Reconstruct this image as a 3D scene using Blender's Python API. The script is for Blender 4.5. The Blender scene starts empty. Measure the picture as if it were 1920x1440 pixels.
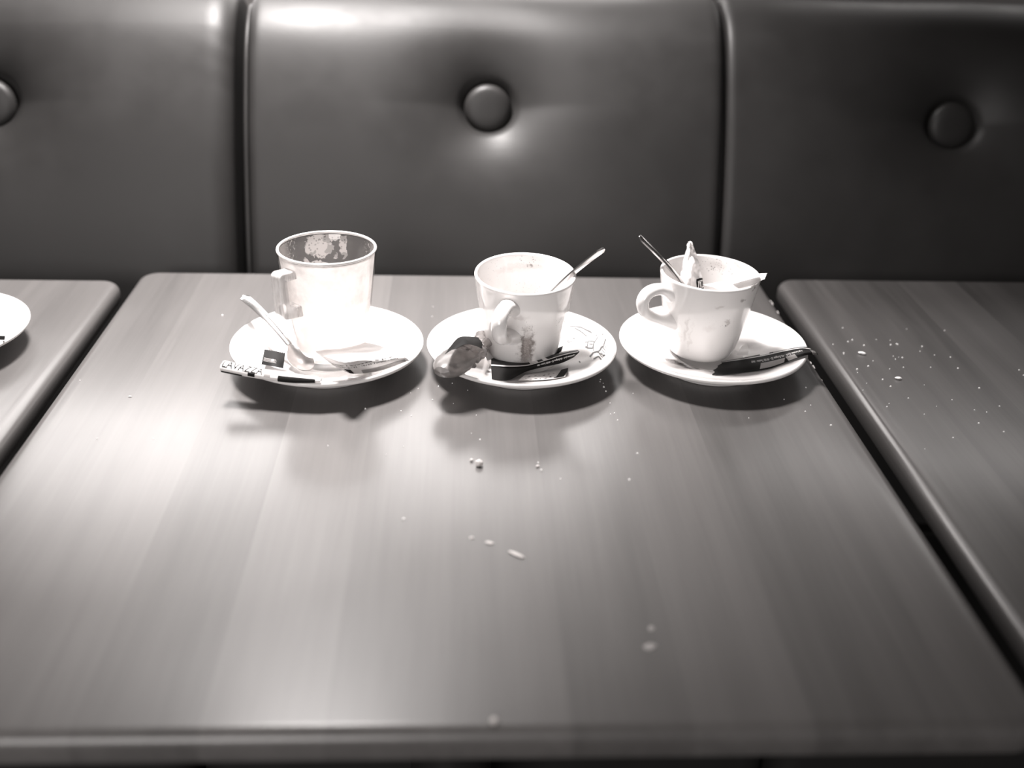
import bpy, bmesh, math, random
from math import sin, cos, pi, radians, sqrt, exp, atan2
from mathutils import Vector, Matrix, noise

random.seed(7)
SC = bpy.context.scene
COL = SC.collection
TZ = 0.75                                   # height of the table tops above the floor

# ------------------------------------------------------------------ camera
F_PX, PITCH, YAW, ROLL = 2032.2, 0.4721, 0.0567, 0.0320
CAM = Vector((0.0029, -0.9955, TZ + 0.3893))
FWD = Vector((sin(YAW) * cos(PITCH), cos(YAW) * cos(PITCH), -sin(PITCH)))
_r0 = Vector((cos(YAW), -sin(YAW), 0)); _u0 = _r0.cross(FWD)
RIGHT = cos(ROLL) * _r0 + sin(ROLL) * _u0
UP = -sin(ROLL) * _r0 + cos(ROLL) * _u0
cd = bpy.data.cameras.new('camera'); cam = bpy.data.objects.new('camera', cd); COL.objects.link(cam)
cam.matrix_world = Matrix(((RIGHT.x, UP.x, -FWD.x, CAM.x), (RIGHT.y, UP.y, -FWD.y, CAM.y),
                           (RIGHT.z, UP.z, -FWD.z, CAM.z), (0, 0, 0, 1)))
cd.sensor_width = 36.0; cd.lens = F_PX / 1920 * 36.0; cd.clip_start = 0.02
cd.dof.use_dof = True; cd.dof.focus_distance = 0.845; cd.dof.aperture_fstop = 3.0
SC.camera = cam

def at(px, py, z=None, y=None):
    """photo pixel -> point (table coordinates: z counted from the table top) on a level or upright plane"""
    d = FWD + RIGHT * ((px - 960) / F_PX) + UP * ((720 - py) / F_PX)
    t = (z + TZ - CAM.z) / d.z if z is not None else (y - CAM.y) / d.y
    p = CAM + d * t
    return Vector((p.x, p.y, p.z - TZ))

# ------------------------------------------------------------------ light and exposure
w = bpy.data.worlds.new('room_ambience'); SC.world = w; w.use_nodes = True
w.node_tree.nodes['Background'].inputs['Color'].default_value = (1, .95, .93, 1)
w.node_tree.nodes['Background'].inputs['Strength'].default_value = 0.10

def area(name, loc, target, sx, sy, power, col=(1, .955, .935)):
    l = bpy.data.lights.new(name, 'AREA'); l.shape = 'RECTANGLE'; l.size = sx; l.size_y = sy
    l.energy = power; l.color = col
    o = bpy.data.objects.new(name, l); COL.objects.link(o); o.location = loc
    o.rotation_euler = (Vector(target) - Vector(loc)).to_track_quat('-Z', 'Y').to_euler()
    return o
def spot(name, loc, target, angle, radius, power, blend=1.0, col=(1, .955, .935)):
    l = bpy.data.lights.new(name, 'SPOT'); l.spot_size = radians(angle); l.spot_blend = blend; l.shadow_soft_size = radius; l.energy = power; l.color = col
    o = bpy.data.objects.new(name, l); COL.objects.link(o); o.location = loc
    o.rotation_euler = (Vector(target) - Vector(loc)).to_track_quat('-Z', 'Y').to_euler()
    return o
spot('pendant_light', (-.20, .05, TZ + 1.0), (-.14, .08, TZ), 80, .11, 200)
area('wall_window_light', (-.24, .52, TZ + .46), (-.18, -.5, TZ + .15), 1.0, .32, 10)
area('wall_light', (.72, .46, TZ + .52), (.68, .15, TZ + .2), .5, .08, .75)
area('room_fill_light', (-.55, -2.0, TZ + .62), (0, -.2, TZ + .05), .9, .6, 17)  # unseen fill from the camera side, kept low to brighten the cup fronts

vs = SC.view_settings
SC.display_settings.display_device = 'sRGB'
vs.view_transform = 'Standard'; vs.look = 'None'; vs.exposure = 0.0; vs.gamma = 1.0; vs.use_curve_mapping = False

# ------------------------------------------------------------------ node helpers
class NT:
    def __init__(s, name):
        s.m = bpy.data.materials.new(name); s.m.use_nodes = True
        s.t = s.m.node_tree; s.t.nodes.clear()
        s.out = s.n('ShaderNodeOutputMaterial')
    def n(s, typ, **kw):
        nd = s.t.nodes.new(typ)
        for k, v in kw.items(): setattr(nd, k, v)
        return nd
    def L(s, a, b): s.t.links.new(a, b)
    def set(s, sock, v):
        if hasattr(v, 'is_output') or isinstance(v, bpy.types.NodeSocket): s.L(v, sock)
        else: sock.default_value = v
    def math(s, op, a, b=0.0, c=None, clamp=False):
        nd = s.n('ShaderNodeMath', operation=op, use_clamp=clamp)
        s.set(nd.inputs[0], a); s.set(nd.inputs[1], b)
        if c is not None: s.set(nd.inputs[2], c)
        return nd.outputs[0]
    def ramp(s, v, a, b, lo=0.0, hi=1.0, smooth=True):
        nd = s.n('ShaderNodeMapRange'); nd.interpolation_type = 'SMOOTHSTEP' if smooth else 'LINEAR'
        s.set(nd.inputs[0], v); s.set(nd.inputs[1], a); s.set(nd.inputs[2], b); s.set(nd.inputs[3], lo); s.set(nd.inputs[4], hi)
        return nd.outputs[0]
    def coord(s, kind='Object'): return s.n('ShaderNodeTexCoord').outputs[kind]
    def mapping(s, v, scale=(1, 1, 1), loc=(0, 0, 0)):
        nd = s.n('ShaderNodeMapping'); s.L(v, nd.inputs[0]); nd.inputs['Location'].default_value = loc; nd.inputs['Scale'].default_value = scale
        return nd.outputs[0]
    def noise(s, v, scale, detail=3, rough=.55, out='Fac', dist=0):
        nd = s.n('ShaderNodeTexNoise'); s.L(v, nd.inputs['Vector']); nd.inputs['Scale'].default_value = scale
        nd.inputs['Detail'].default_value = detail; nd.inputs['Roughness'].default_value = rough; nd.inputs['Distortion'].default_value = dist
        return nd.outputs[out]
    def voro(s, v, scale):
        nd = s.n('ShaderNodeTexVoronoi'); s.L(v, nd.inputs['Vector']); nd.inputs['Scale'].default_value = scale
        return nd.outputs['Distance']
    def mix(s, f, a, b):
        nd = s.n('ShaderNodeMix', data_type='RGBA'); s.set(nd.inputs[0], f); s.set(nd.inputs[6], a); s.set(nd.inputs[7], b)
        return nd.outputs[2]
    def bsdf(s, **kw):
        nd = s.n('ShaderNodeBsdfPrincipled')
        for k, v in kw.items(): s.set(nd.inputs[k.replace('_', ' ')], v)
        return nd
    def bump(s, h, strength, dist=.001):
        nd = s.n('ShaderNodeBump'); s.L(h, nd.inputs['Height']); nd.inputs['Strength'].default_value = strength; nd.inputs['Distance'].default_value = dist
        return nd.outputs[0]
    def blob(s, P, c, r, soft=.5):
        """soft ellipsoid mask about point c with radii r in the object's own coordinates"""
        a = s.n('ShaderNodeVectorMath', operation='SUBTRACT'); s.L(P, a.inputs[0]); a.inputs[1].default_value = c
        b = s.n('ShaderNodeVectorMath', operation='DIVIDE'); s.L(a.outputs[0], b.inputs[0]); b.inputs[1].default_value = r
        l = s.n('ShaderNodeVectorMath', operation='LENGTH'); s.L(b.outputs[0], l.inputs[0])
        return s.ramp(l.outputs['Value'], 1 - soft, 1 + soft * .4, 1, 0)
    def warp(s, P, scale, amt):
        c = s.noise(P, scale, 3, .6, 'Color')
        a = s.n('ShaderNodeVectorMath', operation='SUBTRACT'); s.L(c, a.inputs[0]); a.inputs[1].default_value = (.5, .5, .5)
        b = s.n('ShaderNodeVectorMath', operation='SCALE'); s.L(a.outputs[0], b.inputs[0]); b.inputs['Scale'].default_value = amt
        d = s.n('ShaderNodeVectorMath', operation='ADD'); s.L(P, d.inputs[0]); s.L(b.outputs[0], d.inputs[1])
        return d.outputs[0]
    def done(s, sh, disp=None):
        s.L(sh.outputs[0] if hasattr(sh, 'outputs') else sh, s.out.inputs[0]); return s.m

def warm(v, k=1.0): return (v, v * (1 - .05 * k), v * (1 - .07 * k), 1)

def plain(name, v, rough=.5, k=1.0, **kw):
    t = NT(name); P = t.coord(); nz = t.noise(P, 180, 3)
    c = t.mix(nz, warm(v * .88, k), warm(min(1, v * 1.1), k))
    return t.done(t.bsdf(Base_Color=c, Roughness=rough, **kw))

def m_wood():
    t = NT('varnished_dark_wood'); P = t.coord()
    at_ = t.n('ShaderNodeAttribute', attribute_type='OBJECT', attribute_name='tone').outputs['Fac']
    off = t.n('ShaderNodeCombineXYZ'); t.L(t.math('MULTIPLY', at_, 37.0), off.inputs[1]); t.L(t.math('MULTIPLY', at_, 11.0), off.inputs[0])
    a = t.n('ShaderNodeVectorMath', operation='ADD'); t.L(P, a.inputs[0]); t.L(off.outputs[0], a.inputs[1]); Q = a.outputs[0]
    g1 = t.noise(t.mapping(Q, (60, 3.0, 60)), 1.0, 4, .6, dist=.3)
    g2 = t.noise(t.mapping(Q, (420, 9, 420)), 1.0, 3, .6)
    g3 = t.noise(t.mapping(Q, (14, 1.6, 14)), 1.0, 2, .5)
    v = t.math('ADD', t.math('MULTIPLY', g1, .5), t.math('ADD', t.math('MULTIPLY', g2, .22), t.math('MULTIPLY', g3, .4)))
    v = t.ramp(v, .33, .8, 0, 1, False)
    v = t.math('ADD', t.math('MULTIPLY', v, .42), t.math('MULTIPLY', at_, .6), clamp=True)
    c = t.mix(v, warm(.045, 1.0), warm(.17, 1.0))
    # wiped-over patches and fine scratches in the varnish
    W = t.n('ShaderNodeTexCoord').outputs['Object']
    sm = t.noise(W, 7, 2, .5); rg = t.ramp(sm, .25, .75, .32, .40)
    sc = t.noise(t.mapping(W, (300, 40, 300)), 1.0, 2, .5)
    hb = t.math('ADD', t.math('MULTIPLY', g2, .6), t.math('MULTIPLY', sc, .4))
    b = t.bsdf(Base_Color=c, Roughness=rg, IOR=1.5, Normal=t.bump(hb, .10, .0006), Coat_Weight=.35, Coat_Roughness=.21)
    return t.done(b)

def m_leather():
    t = NT('black_leatherette'); P = t.coord()
    v = t.voro(P, 900); n1 = t.noise(P, 420, 4, .6); n2 = t.noise(P, 14, 3)
    h = t.math('ADD', t.math('MULTIPLY', v, .6), n1)
    c = t.mix(n2, warm(.014), warm(.022))
    return t.done(t.bsdf(Base_Color=c, Roughness=t.ramp(n2, .3, .7, .46, .54), Normal=t.bump(h, .12, .0005), Specular_IOR_Level=.32))

def m_porcelain(name, blobs=(), speck=(), base=.80, dark=1.0):
    """blobs: (centre, radii, strength, value); speck: (centre, radii, density threshold) dirt of dried coffee"""
    t = NT(name); P = t.coord(); Pw = t.warp(P, 160, .010 if dark == 1.0 else .003)
    c = warm(base, .5); fine = t.noise(P, 900, 3, .7); vo = t.voro(P, 620)
    for ctr, rad, st, val in blobs:
        m = t.math('MULTIPLY', t.blob(Pw, ctr, rad, .6), t.math('MULTIPLY', t.ramp(fine, .2, .7, .7, 1), st * 1.25, clamp=True))
        c = t.mix(m, c, warm(val * dark, 2.2))
    for ctr, rad, th in speck:
        m = t.math('MULTIPLY', t.blob(Pw, ctr, rad, .8), t.ramp(vo, th * .55, th, 1, 0))
        m = t.math('MULTIPLY', m, t.ramp(t.noise(P, 300, 2), .45, .6))
        c = t.mix(m, c, warm(.10 * dark, 2.2))
    return t.done(t.bsdf(Base_Color=c, Roughness=.12, IOR=1.5, Coat_Weight=.2, Coat_Roughness=.05))

def m_glass():
    t = NT('thin_clear_glass')
    tr = t.n('ShaderNodeBsdfTransparent'); tr.inputs[0].default_value = (.93, .92, .915, 1)
    gl = t.n('ShaderNodeBsdfGlossy'); gl.inputs['Roughness'].default_value = .03
    lw = t.n('ShaderNodeLayerWeight'); lw.inputs['Blend'].default_value = .5; fr = t.math('ADD', t.math('MULTIPLY', t.math('POWER', lw.outputs['Facing'], 5.0), .7), .035)
    mx = t.n('ShaderNodeMixShader'); t.L(fr, mx.inputs[0]); t.L(tr.outputs[0], mx.inputs[1]); t.L(gl.outputs[0], mx.inputs[2])
    return t.done(mx)

def m_solid_glass():
    t = NT('solid_clear_glass')
    return t.done(t.bsdf(Base_Color=(.97, .96, .955, 1), Roughness=.05, IOR=1.45, Transmission_Weight=.9))

def m_milky():
    t = NT('milk_smeared_glass'); P = t.coord(); nz = t.ramp(t.noise(t.mapping(P, (1, 1, .12)), 320, 3), .35, .65, .40, .88)
    g = t.bsdf(Base_Color=(.97, .96, .955, 1), Roughness=.10, IOR=1.3, Transmission_Weight=1.0)
    d = t.bsdf(Base_Color=warm(.85, .5), Roughness=.2)
    mx = t.n('ShaderNodeMixShader'); t.L(nz, mx.inputs[0]); t.L(g.outputs[0], mx.inputs[1]); t.L(d.outputs[0], mx.inputs[2])
    return t.done(mx)
def m_foam():
    t = NT('dried_milk_foam'); P = t.coord(); Pw = t.warp(P, 130, .012)
    sep = t.n('ShaderNodeSeparateXYZ'); t.L(P, sep.inputs[0]); x, y, z = sep.outputs
    front = t.ramp(y, .006, .024, 1, 0); low = t.ramp(z, .050, .060, 1, 0)
    clouds = t.noise(P, 70, 4, .6); fine = t.noise(P, 500, 3, .6)
    base = t.math('MAXIMUM', t.math('MULTIPLY', front, t.ramp(clouds, .25, .65, .62, .9)), t.math('MULTIPLY', low, .93))
    a = t.math('MAXIMUM', base, .13)
    patches = None
    for c, r in (((-.010, .034, .0775), (.0105, .02, .0085)), ((.0085, .035, .077), (.0034, .02, .010)), ((-.004, .035, .0845), (.016, .02, .0028)),
                 ((-.011, .034, .0625), (.0105, .02, .0050)), ((-.020, .030, .0665), (.004, .02, .004)), ((.0015, .035, .0705), (.0016, .02, .0030)), ((.024, .026, .061), (.0025, .02, .003))):
        b = t.blob(Pw, c, r, .12); patches = b if patches is None else t.math('MAXIMUM', patches, b)
    holes = t.ramp(t.voro(P, 420), .22, .34, 0, 1); holes2 = t.ramp(t.noise(P, 130, 2), .40, .47, 0, 1)
    pa = t.math('MULTIPLY', patches, t.math('MULTIPLY', t.math('MAXIMUM', holes, .55), t.math('MAXIMUM', holes2, .6)))
    edge = t.ramp(t.math('ABSOLUTE', x), .022, .030, 0, 1)
    sp = t.math('MULTIPLY', edge, t.ramp(fine, .56, .62, 0, .9))
    back = t.math('MULTIPLY', t.math('MAXIMUM', pa, sp), .82)
    a = t.math('MAXIMUM', a, back)
    di = t.n('ShaderNodeBsdfDiffuse'); di.inputs[0].default_value = warm(.86, .6)
    tl = t.n('ShaderNodeBsdfTranslucent'); tl.inputs[0].default_value = warm(.86, .6)
    m1 = t.n('ShaderNodeMixShader'); m1.inputs[0].default_value = .5; t.L(di.outputs[0], m1.inputs[1]); t.L(tl.outputs[0], m1.inputs[2])
    tp = t.n('ShaderNodeBsdfTransparent')
    m2 = t.n('ShaderNodeMixShader'); t.L(a, m2.inputs[0]); t.L(tp.outputs[0], m2.inputs[1]); t.L(m1.outputs[0], m2.inputs[2])
    return t.done(m2)

def m_plastic():
    t = NT('cloudy_clear_plastic'); P = t.coord(); nz = t.noise(P, 220, 4)
    tr = t.n('ShaderNodeBsdfTransparent'); tr.inputs[0].default_value = warm(.62)
    b = t.bsdf(Base_Color=t.mix(nz, warm(.15), warm(.28)), Roughness=.34, Transmission_Weight=.2, IOR=1.4, Coat_Weight=.25, Coat_Roughness=.15)
    mx = t.n('ShaderNodeMixShader'); mx.inputs[0].default_value = .75
    t.L(tr.outputs[0], mx.inputs[1]); t.L(b.outputs[0], mx.inputs[2])
    return t.done(mx)

M = dict(
    wood=m_wood(), leather=m_leather(), porcelain=m_porcelain('white_porcelain'), glass=m_glass(), solid_glass=m_solid_glass(),
    foam=m_foam(), rim=plain('foamy_glint_glass', .85, .15, .5, Transmission_Weight=.35), milky=m_milky(), plastic=m_plastic(), steel=plain('polished_steel', .62, .20, .4, Metallic=1.0), soft_steel=plain('lit_bowl_steel', .85, .38, .4, Metallic=1.0), paper=plain('white_sugar_paper', .78, .55, .6),
    dark=plain('dark_printed_foil', .010, .55, Specular_IOR_Level=.15), grey=plain('grey_print', .30, .5), black=plain('black_print_and_shade', .005, .6, Specular_IOR_Level=.12), white=plain('white_print', .75, .5, .5),
    faint=plain('faded_grey_print', .06, .3), crumb=plain('pale_crumb', .62, .8), faintcrumb=plain('dried_spill_film', .26, .6), sugar=plain('white_sugar', .85, .4, .3), iron=plain('black_iron', .02, .4),
    floor=plain('dark_floor_tiles', .05, .4), wall=plain('wall_paint', .16, .7), ceiling=plain('ceiling_paint', .45, .9), chip=plain('bare_wood_chip', .50, .8))

# ------------------------------------------------------------------ object helpers
def setp(o, label=None, cat=None, group=None, kind=None):
    if label: o['label'] = label
    if cat: o['category'] = cat
    if group: o['group'] = group
    if kind: o['kind'] = kind
    return o
def empty(name, loc, label, cat, group=None, rot=(0, 0, 0)):
    o = bpy.data.objects.new(name, None); COL.objects.link(o); o.empty_display_size = .05
    o.location = (loc[0], loc[1], loc[2]); o.rotation_euler = rot
    return setp(o, label, cat, group)
def mesh_obj(name, me, mat, parent=None, smooth=True, angle=None, kind=None):
    o = bpy.data.objects.new(name, me); COL.objects.link(o)
    if mat is not None and not me.materials: me.materials.append(mat)
    if smooth:
        me.polygons.foreach_set('use_smooth', [True] * len(me.polygons))
        if angle: me.set_sharp_from_angle(angle=radians(angle))
    if parent: o.parent = parent
    if kind: o['kind'] = kind
    return o
def pydata(name, v, f, mat, parent=None, smooth=True, angle=None, kind=None, fix=True):
    me = bpy.data.meshes.new(name); me.from_pydata([tuple(p) for p in v], [], f); me.update()
    if fix:
        bm = bmesh.new(); bm.from_mesh(me); bmesh.ops.recalc_face_normals(bm, faces=bm.faces); bm.to_mesh(me); bm.free()
    return mesh_obj(name, me, mat, parent, smooth, angle, kind)
def from_bm(name, bm, mat, parent=None, smooth=True, angle=None, kind=None):
    me = bpy.data.meshes.new(name); bm.to_mesh(me); bm.free()
    return mesh_obj(name, me, mat, parent, smooth, angle, kind)

def spline(pts, n):
    """Catmull-Rom through pts, n samples per span"""
    P = [Vector(p) for p in pts]; P = [2 * P[0] - P[1]] + P + [2 * P[-1] - P[-2]]; out = []
    for i in range(1, len(P) - 2):
        a, b, c, d = P[i - 1:i + 3]
        for k in range(n):
            t = k / n
            out.append(.5 * ((2 * b) + (c - a) * t + (2 * a - 5 * b + 4 * c - d) * t * t + (3 * b - a - 3 * c + d) * t ** 3))
    out.append(P[-2]); return out
def lathe(name, prof, mat, parent=None, seg=96, angle=None, smooth_n=0):
    if smooth_n: prof = [(p.x, p.y) for p in spline([(a, b, 0) for a, b in prof], smooth_n)]
    v, f, rings = [], [], []
    for r, z in prof:
        if r < 1e-6: rings.append([len(v)]); v.append((0, 0, z))
        else:
            rings.append(list(range(len(v), len(v) + seg)))
            v += [(r * cos(2 * pi * k / seg), r * sin(2 * pi * k / seg), z) for k in range(seg)]
    for a, b in zip(rings, rings[1:]):
        for k in range(seg):
            k2 = (k + 1) % seg
            if len(a) == 1 and len(b) == 1: continue
            if len(a) == 1: f.append((a[0], b[k2], b[k]))
            elif len(b) == 1: f.append((a[k], a[k2], b[0]))
            else: f.append((a[k], a[k2], b[k2], b[k]))
    return pydata(name, v, f, mat, parent, True, angle)
def tube(name, path, rad, mat, parent=None, seg=16, sx=1.0, sy=1.0, up=(0, 0, 1), caps=True):
    """swept tube; rad may be a list; section scaled sx (side) and sy (up)"""
    P = [Vector(p) for p in path]; v, f = [], []
    for i, p in enumerate(P):
        t = (P[min(i + 1, len(P) - 1)] - P[max(i - 1, 0)]).normalized()
        s = t.cross(Vector(up)).normalized(); u = s.cross(t)
        r = rad[i] if isinstance(rad, (list, tuple)) else rad
        v += [p + s * (cos(2 * pi * k / seg) * r * sx) + u * (sin(2 * pi * k / seg) * r * sy) for k in range(seg)]
    for i in range(len(P) - 1):
        for k in range(seg): f.append((i * seg + k, i * seg + (k + 1) % seg, (i + 1) * seg + (k + 1) % seg, (i + 1) * seg + k))
    if caps: f += [tuple(range(seg)), tuple(range((len(P) - 1) * seg, len(P) * seg))]
    return pydata(name, v, f, mat, parent, True, 60)

def net(rows):
    """rows of control points (len m each) -> smooth surface function fn(u, v)"""
    def cr(pts, t):
        n = len(pts) - 1
        if n == 1: return pts[0].lerp(pts[1], t)
        x = min(max(t, 0), 1) * n; i = min(int(x), n - 1); t = x - i
        a = pts[i - 1] if i > 0 else 2 * pts[0] - pts[1]; b, c = pts[i], pts[i + 1]
        d = pts[i + 2] if i + 2 <= n else 2 * pts[n] - pts[n - 1]
        return .5 * ((2 * b) + (c - a) * t + (2 * a - 5 * b + 4 * c - d) * t * t + (3 * b - a - 3 * c + d) * t ** 3)
    R = [[Vector(p) for p in r] for r in rows]
    return lambda u, v: cr([cr(r, u) for r in R], v)
def normal(fn, u, v, e=.004):
    du = fn(min(u + e, 1), v) - fn(max(u - e, 0), v); dv = fn(u, min(v + e, 1)) - fn(u, max(v - e, 0))
    n = du.cross(dv)
    if n.length < 1e-12: return Vector((0, 0, 1))
    n.normalize(); return n * getattr(fn, 'sgn', -1)
def sheet(name, fn, mat, parent=None, nu=24, nv=12, th=.00025, rag=None, side=1):
    """thin sheet with thickness; rag(u,v)->(u,v) can tear its edges"""
    v, f = [], []
    W_ = nu + 1
    uv = [(i / nu, j / nv) for j in range(nv + 1) for i in range(nu + 1)]
    if rag: uv = [rag(*p) for p in uv]
    top = [fn(*p) for p in uv]; nn = [normal(fn, *p) * side for p in uv]
    v = [p for p in top] + [p - n * th for p, n in zip(top, nn)]
    N = len(top)
    for j in range(nv):
        for i in range(nu):
            a = j * W_ + i; q = (a, a + 1, a + 1 + W_, a + W_)
            f.append(q); f.append(tuple(x + N for x in reversed(q)))
    rim = [i for i in range(nu)] + [nu + j * W_ for j in range(nv)] + [nv * W_ + i for i in range(nu, 0, -1)] + [j * W_ for j in range(nv, 0, -1)]
    for a, b in zip(rim, rim[1:] + rim[:1]): f.append((b, a, a + N, b + N))
    return pydata(name, v, f, mat, parent, True, 50)
def print_rect(name, fn, mat, parent, u0, v0, u1, v1, off=.00008, nu=10, nv=3, skew=0.0):
    v, f = [], []
    for j in range(nv + 1):
        for i in range(nu + 1):
            b = v0 + (v1 - v0) * j / nv; a = u0 + (u1 - u0) * i / nu + skew * (j / nv - .5)
            a = min(max(a, 0), 1); v.append(fn(a, b) + normal(fn, a, b) * off)
    for j in range(nv):
        for i in range(nu):
            k = j * (nu + 1) + i; f.append((k, k + 1, k + nu + 2, k + nu + 1))
    return pydata(name, v, f, mat, parent, fix=False)
def text_shape(s, bold=0.0):
    cu = bpy.data.curves.new('lettering', 'FONT'); cu.body = s; cu.size = 1; cu.resolution_u = 3; cu.offset = bold
    o = bpy.data.objects.new('lettering', cu); COL.objects.link(o)
    dg = bpy.context.evaluated_depsgraph_get(); me = bpy.data.meshes.new_from_object(o.evaluated_get(dg))
    bpy.data.objects.remove(o); bpy.data.curves.remove(cu)
    bm = bmesh.new(); bm.from_mesh(me); bmesh.ops.triangulate(bm, faces=bm.faces); bmesh.ops.subdivide_edges(bm, edges=bm.edges[:], cuts=2, use_grid_fill=True)
    V = [v.co.copy() for v in bm.verts]; Fc = [[l.index for l in f.verts] for f in bm.faces]; bm.free(); bpy.data.meshes.remove(me)
    x0 = min(p.x for p in V); x1 = max(p.x for p in V); y0 = min(p.y for p in V); y1 = max(p.y for p in V)
    return [((p.x - x0) / (x1 - x0), (p.y - y0) / (y1 - y0)) for p in V], Fc
def print_text(name, s, fn, mat, parent, u0, v0, u1, v1, off=.00012, bold=.0):
    """lettering laid on a surface: its baseline runs u0->u1, its bottom is v0 and its top v1"""
    V, Fc = text_shape(s, bold)
    pts = []
    for a, b in V:
        u = min(max(u0 + (u1 - u0) * a, 0), 1); v = min(max(v0 + (v1 - v0) * b, 0), 1)
        pts.append(fn(u, v) + normal(fn, u, v) * off)
    return pydata(name, pts, Fc, mat, parent, smooth=False, fix=False)

# ------------------------------------------------------------------ room
def slab(name, lo, hi, mat):
    bm = bmesh.new(); bmesh.ops.create_cube(bm, size=1)
    for v in bm.verts: v.co = Vector([lo[k] + (hi[k] - lo[k]) * (v.co[k] + .5) for k in range(3)])
    return from_bm(name, bm, mat, None, False, kind='structure')
slab('floor', (-2.5, -3.2, -.05), (2.5, .62, 0), M['floor'])
slab('wall_back', (-2.5, .55, 0), (2.5, .62, 2.6), M['wall'])
slab('ceiling', (-2.5, -3.2, 2.6), (2.5, .62, 2.65), M['ceiling'])

# ------------------------------------------------------------------ banquette
PROF = spline([(0, -.005, -.29), (0, .020, -.14), (0, .046, -.01), (0, .076, .09), (0, .103, .155), (0, .136, .210), (0, .178, .238), (0, .222, .232),
               (0, .247, .200), (0, .255, .10), (0, .257, -.29)], 14)
PLEN = [0]
for a, b in zip(PROF, PROF[1:]): PLEN.append(PLEN[-1] + (b - a).length)
def prof(s):
    s = min(max(s, 0), PLEN[-1]); i = 0
    lo, hi = 0, len(PLEN) - 2
    while lo < hi:
        m = (lo + hi + 1) // 2
        if PLEN[m] <= s: lo = m
        else: hi = m - 1
    i = lo; t = (s - PLEN[i]) / (PLEN[i + 1] - PLEN[i])
    p = PROF[i].lerp(PROF[i + 1], t); d = (PROF[i + 1] - PROF[i])
    d2 = (PROF[min(i + 2, len(PROF) - 1)] - PROF[max(i - 1, 0)]) if True else d
    d2.normalize(); return p, Vector((0, -d2.z, d2.y)), d2
def s_of_z(z):
    best = min(range(len(PROF) // 2 + 20), key=lambda i: abs(PROF[i].z - z) + (10 if PROF[i].y > .2 else 0)); return PLEN[best]
banq = empty('banquette', (0, .1, 0), 'black button-tufted leatherette banquette running behind the three tables', 'bench')
INV = Vector((0, .1, 0))
def world(p): return Vector((p.x, p.y, p.z + TZ)) - INV
def panel(x0, x1, bx, bz, wl, wr):
    sb = s_of_z(bz); v, f = [], []
    xs = []; n = 84
    for i in range(n + 1):
        t = i / n; t = .5 - .5 * cos(pi * t) if False else t
        xs.append(x0 + (x1 - x0) * t)
    # finer columns at the rolled edges
    e = [0, .0006, .0018, .0035, .006, .009, .013, .018, .024]
    xs = sorted(set([x0 + q for q in e] + [x1 - q for q in e] + [x for x in xs if x0 + .026 < x < x1 - .026] + [bx + k * .0022 for k in range(-28, 29)]))
    ss = sorted(set([PLEN[-1] * k / 90 for k in range(91)] + [sb + k * .0022 for k in range(-36, 37)]))
    def thin(l, g):
        o = [l[0]]
        for a in l[1:]:
            if a - o[-1] > g: o.append(a)
        return o
    ss = thin(ss, .0014)
    xs = [x0 + q for q in e] + [x for x in thin(xs, .0014) if x0 + .026 < x < x1 - .026] + [x1 - q for q in reversed(e)]
    for s in ss:
        p, nn, d = prof(s)
        for x in xs:
            off = 0.0
            for t, wd in ((x - x0, wl), (x1 - x, wr)):
                if t < wd: off -= .62 * wd * (1 - sqrt(max(0, 1 - (1 - t / wd) ** 2)))
            dx, dy = x - bx, s - sb; r = sqrt(dx * dx + dy * dy)
            off -= .030 * exp(-(r / .038) ** 1.35)
            off -= .010 * exp(-(r / .080) ** 2)
            off -= .008 * exp(-(r / .0275) ** 8)
            off -= .0022 * exp(-(abs(dy) / .014) ** 1.5) * exp(-(abs(dx) / .085) ** 2)       # side folds
            off += .0012 * noise.noise(Vector((x * 9, s * 9, 3.1)))
            # wrinkles pulled towards the seam at the top
            if x1 - x < .05: off += (.00025) * sin(s * 260 + x * 90) * exp(-((x1 - x) / .018)) * exp(-((s - sb - .07) / .05) ** 2)
            q = p + nn * off; v.append(world(Vector((x, q.y, q.z))))
    nx = len(xs)
    for j in range(len(ss) - 1):
        for i in range(nx - 1): f.append((j * nx + i, j * nx + i + 1, (j + 1) * nx + i + 1, (j + 1) * nx + i))
    # close the sides and the foot
    left = [j * nx for j in range(len(ss))]; right = [j * nx + nx - 1 for j in range(len(ss))]
    f.append(tuple(left)); f.append(tuple(reversed(right))); f.append(tuple(range(nx - 1, -1, -1)) + tuple((len(ss) - 1) * nx + i for i in range(nx)))
    o = pydata('backrest_panel', v, f, M['leather'], banq, True, 70)
    p, nn, d = prof(sb)
    c = p - nn * .0290
    R = .0235
    pr = [(0, .0072), (.006, .0071), (.012, .0068), (.018, .0058), (.0215, .0040), (.0236, .0012), (R + .0008, -.002), (.0236, -.006), (.018, -.010), (0, -.010)]
    b = lathe('button', pr, M['leather'], o, 48, None, 4)
    rot = Matrix((Vector((1, 0, 0)), d, nn)).transposed().to_4x4() @ Matrix.Rotation(radians(14), 4, 'X')
    b.matrix_local = Matrix.Translation(world(Vector((bx, c.y, c.z)))) @ rot
    return o
X = (-.705, -.212, .2725, .757)
panel(X[0], X[1] - .010, -.466, .142, .02, .026)
panel(X[1] + .006, X[2] - .0025, .0325, .147, .010, .009)
panel(X[2] + .0025, X[3], .519, .137, .009, .02)
def seam(x, r, lift):
    pts = []
    for k in range(0, 80):
        p, nn, d = prof(PLEN[-1] * k / 120); q = p + nn * lift; pts.append(world(Vector((x, q.y, q.z))))
    return tube('seam_piping', pts, r, M['leather'], banq, 10, up=(1, 0, 0))
seam(X[1] + .0005, .0026, -.020); seam(X[2], .0016, -.012)
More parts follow.
